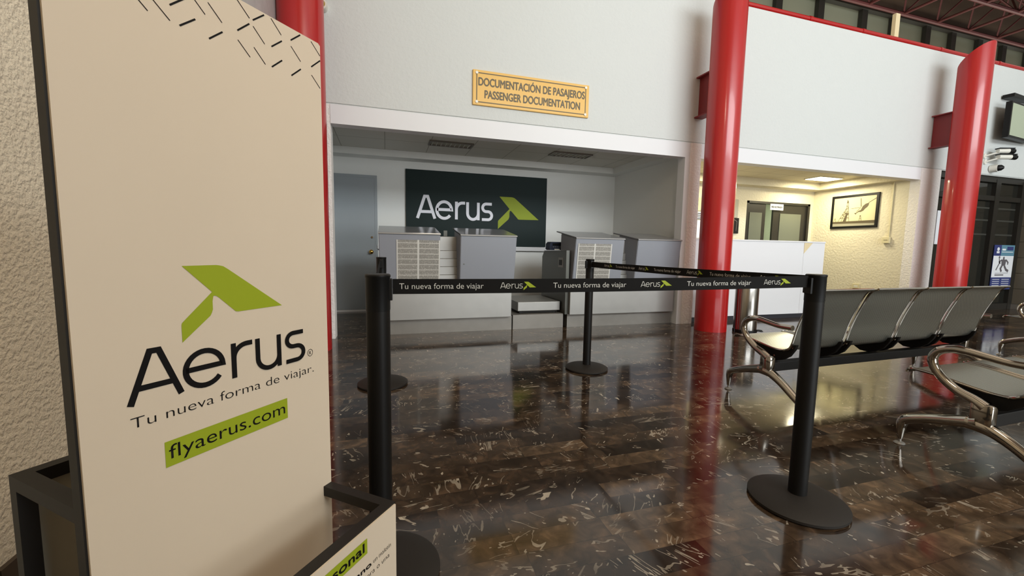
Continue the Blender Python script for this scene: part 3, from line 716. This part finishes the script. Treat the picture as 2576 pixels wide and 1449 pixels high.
def bench(label, x, y, rz, first, pitch, w, nseat, Ln):
    t = thing('tandem_seat_bench', label, 'bench', (x, y, 0), rz, 'perforated steel waiting benches')
    for lx in (0, Ln):
        b = MB(); sd = (1, 0, 0)
        # front leg, hub block and rear leg, then the looping arm
        b.tube([(lx, 0, .03), (lx, 0, .07), (lx, -.002, .115), (lx, -.015, .145), (lx, -.07, .172), (lx, -.14, .198), (lx, -.22, .222), (lx, -.30, .245)], [.012, .017, .024, .025, .025, .026, .029, .034], 12, 4, 1.0, sd)
        b.tube([(lx, -.26, .235), (lx, -.34, .225), (lx, -.42, .185), (lx, -.52, .115), (lx, -.60, .062), (lx, -.62, .03)], [.034, .031, .026, .024, .022, .014], 12, 4, 1.0, sd)
        b.box(lx-.024, lx+.024, -.352, -.268, .215, .345, .008)
        b.tube([(lx, -.315, .325), (lx, -.27, .350), (lx, -.205, .378), (lx, -.145, .425), (lx, -.108, .478), (lx, -.102, .525), (lx, -.128, .562), (lx, -.175, .579), (lx, -.225, .580), (lx, -.30, .570), (lx, -.38, .560), (lx, -.47, .562)], [.028, .025, .021, .021, .021, .021, .021, .020, .020, .018, .017, .018], 12, 4, 1.0, sd)
        b.build('leg_frame', CHROME, t, True)
        for fy in (0, -.62):
            b = MB(); b.lathe([(.024, 0), (.026, .004), (.02, .010), (.008, .014), (.007, .04)], 18, (lx, fy)); b.build('foot', STEELD, t, True)
    MB().box(.02, Ln-.02, -.345, -.285, .235, .297, .003).build('beam', BLACK, t)
    for k in range(nseat):
        x0 = first+k*pitch
        o = seat_shell(w).build('seat_shell', PERF, t, True, loc=(x0, 0, 0))
        for xx in (0, w):
            b = MB(); b.tube([(xx, p[0], p[1]) for p in PS], .0075, 8); b.build('edge_rim', CHROME, o, True)
        for e in (0, -1):
            b = MB(); b.tube([(0, PS[e][0], PS[e][1]), (w, PS[e][0], PS[e][1])], .008, 8); b.build('edge_rim', CHROME, o, True)
        for xx in (.012, w-.034):
            b = MB()
            up_ = [(-.10, .404), (-.16, .399), (-.24, .387), (-.31, .379), (-.365, .381), (-.405, .400), (-.428, .436)]
            lo = [(-.448, .440), (-.438, .405), (-.405, .352), (-.36, .318), (-.31, .300), (-.25, .302), (-.17, .35)]
            b.prism([(a, c) for a, c in up_+lo], xx, xx+.022, 'x')
            b.build('side_bracket', BLACK, o)
            for yy, zz in ((-.425, .418), (-.30, .335)):
                b = MB(); s_ = -1 if xx < .1 else 1
                xb = xx if s_ < 0 else xx+.022
                b.tube([(xb, yy, zz), (xb+s_*.006, yy, zz)], .007, 10); b.build('bolt', CHROME, o, True)
    return t
bench('waiting bench with four perforated backs, just behind the front right post', 2.507, 2.475, math.radians(1.6), .065, .522, .48, 4, 2.215)
bench('nearest waiting bench at the right edge, only its first seat and arm showing', 2.734, 1.492, math.radians(1.6), .065, .522, .48, 4, 2.215)
bench('distant waiting bench at the right edge, only its arm loop and foot showing', 6.28, 2.64, math.radians(1.6), .065, .522, .48, 4, 2.215)

# ------------------------------------------------------------------ second bay furniture
c = thing('service_counter', 'white service counter with dark base behind the middle red column', 'counter', (4.27, 5.03, 0))
MB().box(0, 2.15, 0, .05, .07, 1.215).build('front_panel', SMOOTH, c)
MB().box(2.153, 2.60, 0, .05, .07, 1.215).build('gate_panel', SMOOTH, c)
MB().box(0, 2.60, -.012, .30, 1.215, 1.237, .004).build('worktop', SMOOTH, c)
MB().box(0, 2.60, .03, .3, 0, .07).build('base', BASEB, c)
b = MB(); b.prism([(2.152, 1.212), (2.33, 1.212), (2.152, 1.04)], -.003, .0); b.build('bare_wood_corner', TAN, c)
tc = thing('trash_can', 'tall stainless trash can beside the middle red column', 'trash can', (4.52, 4.265, 0))
MB().lathe([(.138, .035), (.138, .715), (.132, .725), (.10, .745), (.0, .747)], 40).build('body', mat('can_steel', (150, 146, 140), .2, 1), tc, True)
MB().lathe([(.142, 0), (.145, .012), (.142, .04), (.10, .042)], 40).build('base_ring', PLASTB, tc, True)
b = MB(); b.box(.05, .13, -.155, -.10, .03, .045); b.box(.075, .105, -.19, -.15, .03, .04); b.build('pedal', BLACK, tc)
b = MB(); b.tube([(4.362, 4.26, .72), (4.356, 4.265, .66), (4.352, 4.262, .35), (4.35, 4.26, .012), (4.34, 4.24, .006)], .005, 8, 4); b.tube([(4.362, 4.26, .74), (4.362, 4.26, .69)], .018, 8)
tag(b.build('cable', PLASTB, smooth=True), 'thin black cable hanging between the trash can and the middle red column', 'cable')
dr = struct(MB().box(7.10, 7.57, 6.83, 6.87, 0, 2.045).build('door_2', FRAMEB))
b = MB(); b.box(7.04, 7.10, 6.80, 6.90, 0, 2.095); b.box(8.70, 8.76, 6.80, 6.90, 0, 2.095); b.box(7.04, 8.76, 6.80, 6.9, 2.05, 2.095)
struct(b.build('door_frame', FRAMEB, dr))
struct(MB().box(7.15, 7.47, 6.82, 6.831, .35, 1.865).build('door_pane', FROST, dr))
dr = struct(MB().box(7.78, 8.70, 6.83, 6.87, 0, 2.045).build('door_3', FRAMEB))
struct(MB().box(7.96, 8.54, 6.82, 6.831, .35, 1.868).build('door_pane', FROST, dr))
p = thing('door_sign', 'small white restricted area sign hung at the top of the black door', 'sign', (7.64, 6.79, 1.93))
MB().box(0, .35, -.006, .006, 0, .125).build('panel', CARD, p); text('lettering', 'ÁREA RESTRINGIDA', .025, .045, .30, .038, INK, p, -.0075, .03)
pic = thing('framed_picture', 'black framed sepia picture of a helicopter and an oil derrick on the cream wall', 'picture', (8.83, 6.388, 1.556), -PI/2)
PW, PH = .857, .652; fr = .042
b = MB(); b.box(0, PW, -.012, .015, 0, fr); b.box(0, PW, -.012, .015, PH-fr, PH); b.box(0, fr, -.012, .015, fr, PH-fr); b.box(PW-fr, PW, -.012, .015, fr, PH-fr); b.build('frame', PLASTB, pic)
pr_ = MB().box(fr, PW-fr, -.002, .01, fr, PH-fr).build('print', PHOTO, pic)
iw, ih = PW-2*fr, PH-2*fr
def q(a): return [(fr+u*iw, fr+v*ih) for u, v in a]
b = MB()
b.poly(q([(0, .10), (1, .07), (1, .17), (0, .17)]), -.0026)
for l in (((.13, .17), (.315, .62)), ((.315, .62), (.335, .88)), ((.40, .17), (.365, .62)), ((.365, .62), (.35, .88)), ((.21, .17), (.325, .62)), ((.31, .17), (.355, .62)), ((.17, .28), (.39, .28)), ((.22, .4), (.38, .4)), ((.255, .5), (.375, .5)), ((.17, .28), (.38, .4)), ((.39, .28), (.22, .4)), ((.22, .4), (.375, .5)), ((.38, .4), (.255, .5)), ((.30, .56), (.37, .66)), ((.31, .7), (.36, .7)), ((.36, .62), (.325, .72)), ((.02, .17), (.05, .29)), ((.08, .17), (.055, .29)), ((.64, .17), (.655, .32)), ((.69, .17), (.67, .32)), ((.645, .24), (.685, .24))):
    b.ribbon(q(l), .007, -.0027)
b.poly(q([(.29, .42), (.39, .42), (.385, .46), (.30, .46)]), -.0028); b.poly(q([(.25, .17), (.33, .17), (.36, .42), (.315, .42)]), -.0029)
b.poly(q([(.315, .8), (.365, .8), (.36, .84), (.33, .93), (.32, .84)]), -.0028); b.poly(q([(.645, .32), (.68, .32), (.675, .35), (.65, .35)]), -.0028)
b.poly(q([(.58, .44), (.60, .50), (.66, .53), (.70, .66), (.76, .73), (.84, .76), (.83, .67), (.80, .61), (.76, .57), (.72, .50), (.66, .46), (.62, .47)]), -.0027)
for l, w in ((((.83, .76), (1.0, .90)), .012), (((.665, .64), (.645, .93)), .014), (((.665, .62), (.43, .60)), .007), (((.65, .6), (.56, .48)), .008), (((.53, .41), (.60, .47)), .016), (((.52, .44), (.56, .39)), .010)): b.ribbon(q(l), w, -.0028)
b.build('dark_shapes', SEPIA, pr_, flatprint=True)
b = MB(); b.poly(q([(0, 0), (1, .0), (1, .07), (0, .10)]), -.0024); b.build('pale_sea', SEPIAM, pr_, flatprint=True)
t = thing('ceiling_light', 'bright square ceiling light in the warm second bay', 'ceiling light', (8.17, 6.12, 2.5))
b = MB(); b.box(-.30, .30, -.17, .17, -.012, -.0005); b.build('trim_frame', PLASTW, t)
MB().box(-.28, .28, -.15, .15, -.018, -.012).build('diffuser', LAMPON, t)
s = thing('junction_box', 'cream surface box with conduit on the cream wall right of the picture', 'junction box', (8.84, 5.405, 1.255), -PI/2)
MB().box(0, .115, -.045, 0, 0, .115, .004).build('box', CONDUIT, s); MB().box(.075, .09, -.016, 0, .115, 1.10).build('conduit', CONDUIT, s); MB().box(.03, .09, -.049, -.045, .055, .06).build('switch', BLACKF, s)
s = thing('wall_outlet', 'cream outlet plate low on the cream wall', 'outlet', (8.84, 5.855, .375), -PI/2)
MB().box(0, .13, -.02, 0, 0, .09, .003).build('plate', CONDUIT, s); MB().box(.03, .10, -.022, -.02, .03, .06).build('socket', PLASTW, s)
s = thing('notice_board', 'pale board on the second bay back wall left of the middle column', 'notice board', (5.6, 6.79, 1.31))
MB().box(0, .36, -.012, 0, 0, .34).build('pale_panel', CARD, s); MB().box(0, .36, -.015, 0, .36, .50).build('striped_panel', CARD, s)
b = MB()
for k in range(4): b.box(0, .36, -.018, -.015, .365+k*.034, .38+k*.034)
b.build('stripe', BLACKF, s); MB().box(0.0, .36, -.012, 0, .53, .78).build('tan_panel', TAN, s)
tag(MB().box(6.55, 6.81, 6.785, 6.797, 1.74, 2.10).build('grey_poster', GREYP), 'grey poster on the back wall right of the middle column', 'poster')
s = thing('small_picture', 'small black framed picture just right of the middle column, above the white counter', 'picture', (6.55, 6.79, 1.42))
MB().box(0, .29, -.015, .005, 0, .31).build('frame', PLASTB, s); b = MB(); b.ribbon([(.05, .24), (.18, .27), (.24, .24), (.23, .05)], .008, -.016); b.build('outline_print', STEELD, s, flatprint=True)
# ------------------------------------------------------------------ right end of the wall
tv = thing('wall_television', 'black framed television on the white wall at the right edge', 'television', (10.60, 4.74, 3.17), math.radians(6))
MB().box(0, 1.05, -.03, .05, 0, .62, .004).build('housing', PLASTB, tv); MB().box(.03, 1.02, -.034, -.03, .035, .585).build('screen', SCREEN, tv)
b = MB(); b.box(.45, .6, .05, .18, .2, .45); b.box(.20, .95, .02, .17, .74, .80); b.build('mount', PLASTB, tv)
def bullet(x, z, dx, label):
    s = thing('security_camera', label, 'camera', (x, YW, z), 0, 'white wall cameras by the right column')
    b = MB(); b.tube([(0, 0, 0), (0, -.025, 0)], .045, 16); b.tube([(0, -.02, 0), (.06, -.10, .03), (.12, -.16, .05)], .014, 10); b.build('arm', PLASTW, s, True)
    b = MB(); b.tube([(.08, -.14, .07), (dx, -.22, .065)], .042, 16); b.build('housing', PLASTW, s, True)
    b = MB(); b.tube([(dx-.01, -.219, .065), (dx+.09, -.24, .062)], .044, 16); b.build('lens_hood', PLASTB, s, True)
    b = MB(); b.bar((.07, -.14, .112), (dx+.08, -.232, .108), .095, .018); b.build('sunshade', PLASTB, s)
bullet(10.50, 2.87, .22, 'upper white bullet camera on the wall right of the right column')
bullet(10.53, 2.77, .27, 'lower white bullet camera on the wall right of the right column')
s = thing('security_camera', 'round white camera with black dome below the two bullet cameras', 'camera', (10.72, YW, 2.66), 0, 'white wall cameras by the right column')
b = MB(); b.tube([(0, 0, 0), (.02, -.10, 0)], [.065, .07], 20); b.build('housing', PLASTW, s, True); b = MB(); b.tube([(.02, -.10, 0), (.035, -.14, 0), (.045, -.17, 0)], [.055, .05, .02], 20); b.build('dome', PLASTB, s, True)
s = thing('security_camera', 'small round white camera high on the wall right of the left column', 'camera', (-.60, YW, 3.5))
b = MB(); b.tube([(0, 0, 0), (0, -.05, 0), (0, -.11, -.01)], [.05, .055, .05], 18); b.build('housing', PLASTW, s, True); b = MB(); b.tube([(0, -.11, -.01), (0, -.14, -.015)], [.035, .02], 14); b.build('lens', BRASS, s, True)
ps = thing('storefront_poster', 'blue and white poster of two running figures on the dark storefront glass', 'poster', (11.24, 4.985, .40))
MB().box(0, .64, -.004, .004, 0, .87).build('sheet', BLUEP, ps)
b = MB(); b.poly([(.0, .24), (.64, .24), (.64, .66), (.0, .66)], -.0046); b.build('white_field', CARD, ps, flatprint=True)
b = MB(); b.poly([(.22, .66), (.64, .66), (.64, .87), (.22, .87)], -.0046); b.build('teal_field', TEALP, ps, flatprint=True)
b = MB(); b.poly([(.40, .77), (.60, .77), (.60, .84), (.40, .84)], -.005); b.build('dark_block', BLUEP, ps, flatprint=True)
b = MB(); b.poly([(.08, .71), (.17, .71), (.17, .75), (.08, .75)], -.005); b.poly(arc(.125, .79, .04, .035, 0, 360, 14)[:-1], -.005); b.ribbon([(.24, .735), (.6, .735)], .012, -.005)
for k in range(5): b.ribbon([(.05, .20-k*.04), (.27, .20-k*.04)], .010, -.005); b.ribbon([(.34, .20-k*.04), (.58, .20-k*.04)], .010, -.005)
b.poly([(.25, .765), (.36, .765), (.36, .80), (.25, .80)], -.005)
b.build('white_marks', CARD, ps, flatprint=True)
b = MB()
b.poly(arc(.33, .615, .028, .032, 0, 360, 14)[:-1], -.005); b.poly([(.26, .59), (.42, .59), (.40, .47), (.28, .46)], -.005)
for l, w in (([(.41, .58), (.48, .53), (.47, .49)], .035), ([(.27, .58), (.20, .54), (.24, .51)], .03), ([(.30, .47), (.26, .41), (.30, .35)], .05), ([(.37, .47), (.44, .39), (.52, .36)], .05), ([(.19, .6), (.21, .52), (.12, .38)], .028)): b.ribbon(l, w, -.0051)
b.poly(arc(.19, .63, .024, .028, 0, 360, 12)[:-1], -.005)
b.ribbon([(.10, .32), (.52, .325)], .008, -.005); b.ribbon([(.10, .285), (.38, .287)], .022, -.005)
b.build('figures', SKIN, ps, flatprint=True)
tag(MB().box(9.47, 9.56, 4.985, 4.993, 1.25, 1.85).build('paper_notice', CARD), 'white paper notice on the dark glass left of the right column', 'notice')
# galvanised duct high on the left wall
b = MB(); b.box(-1.085, -.93, 2.6, 4.6, 2.7, 4.6, .01); o = b.build('ventilation_duct', GALV); tag(o, 'galvanised metal duct high on the left wall behind the tall board', 'duct')
b = MB(); b.tube([(-1.0, 4.75, 0), (-1.0, 4.75, 4.6)], .04, 14); tag(b.build('wall_pipe', PLASTW, smooth=True), 'white vertical pipe beside the left red column, behind the metal duct', 'pipe')
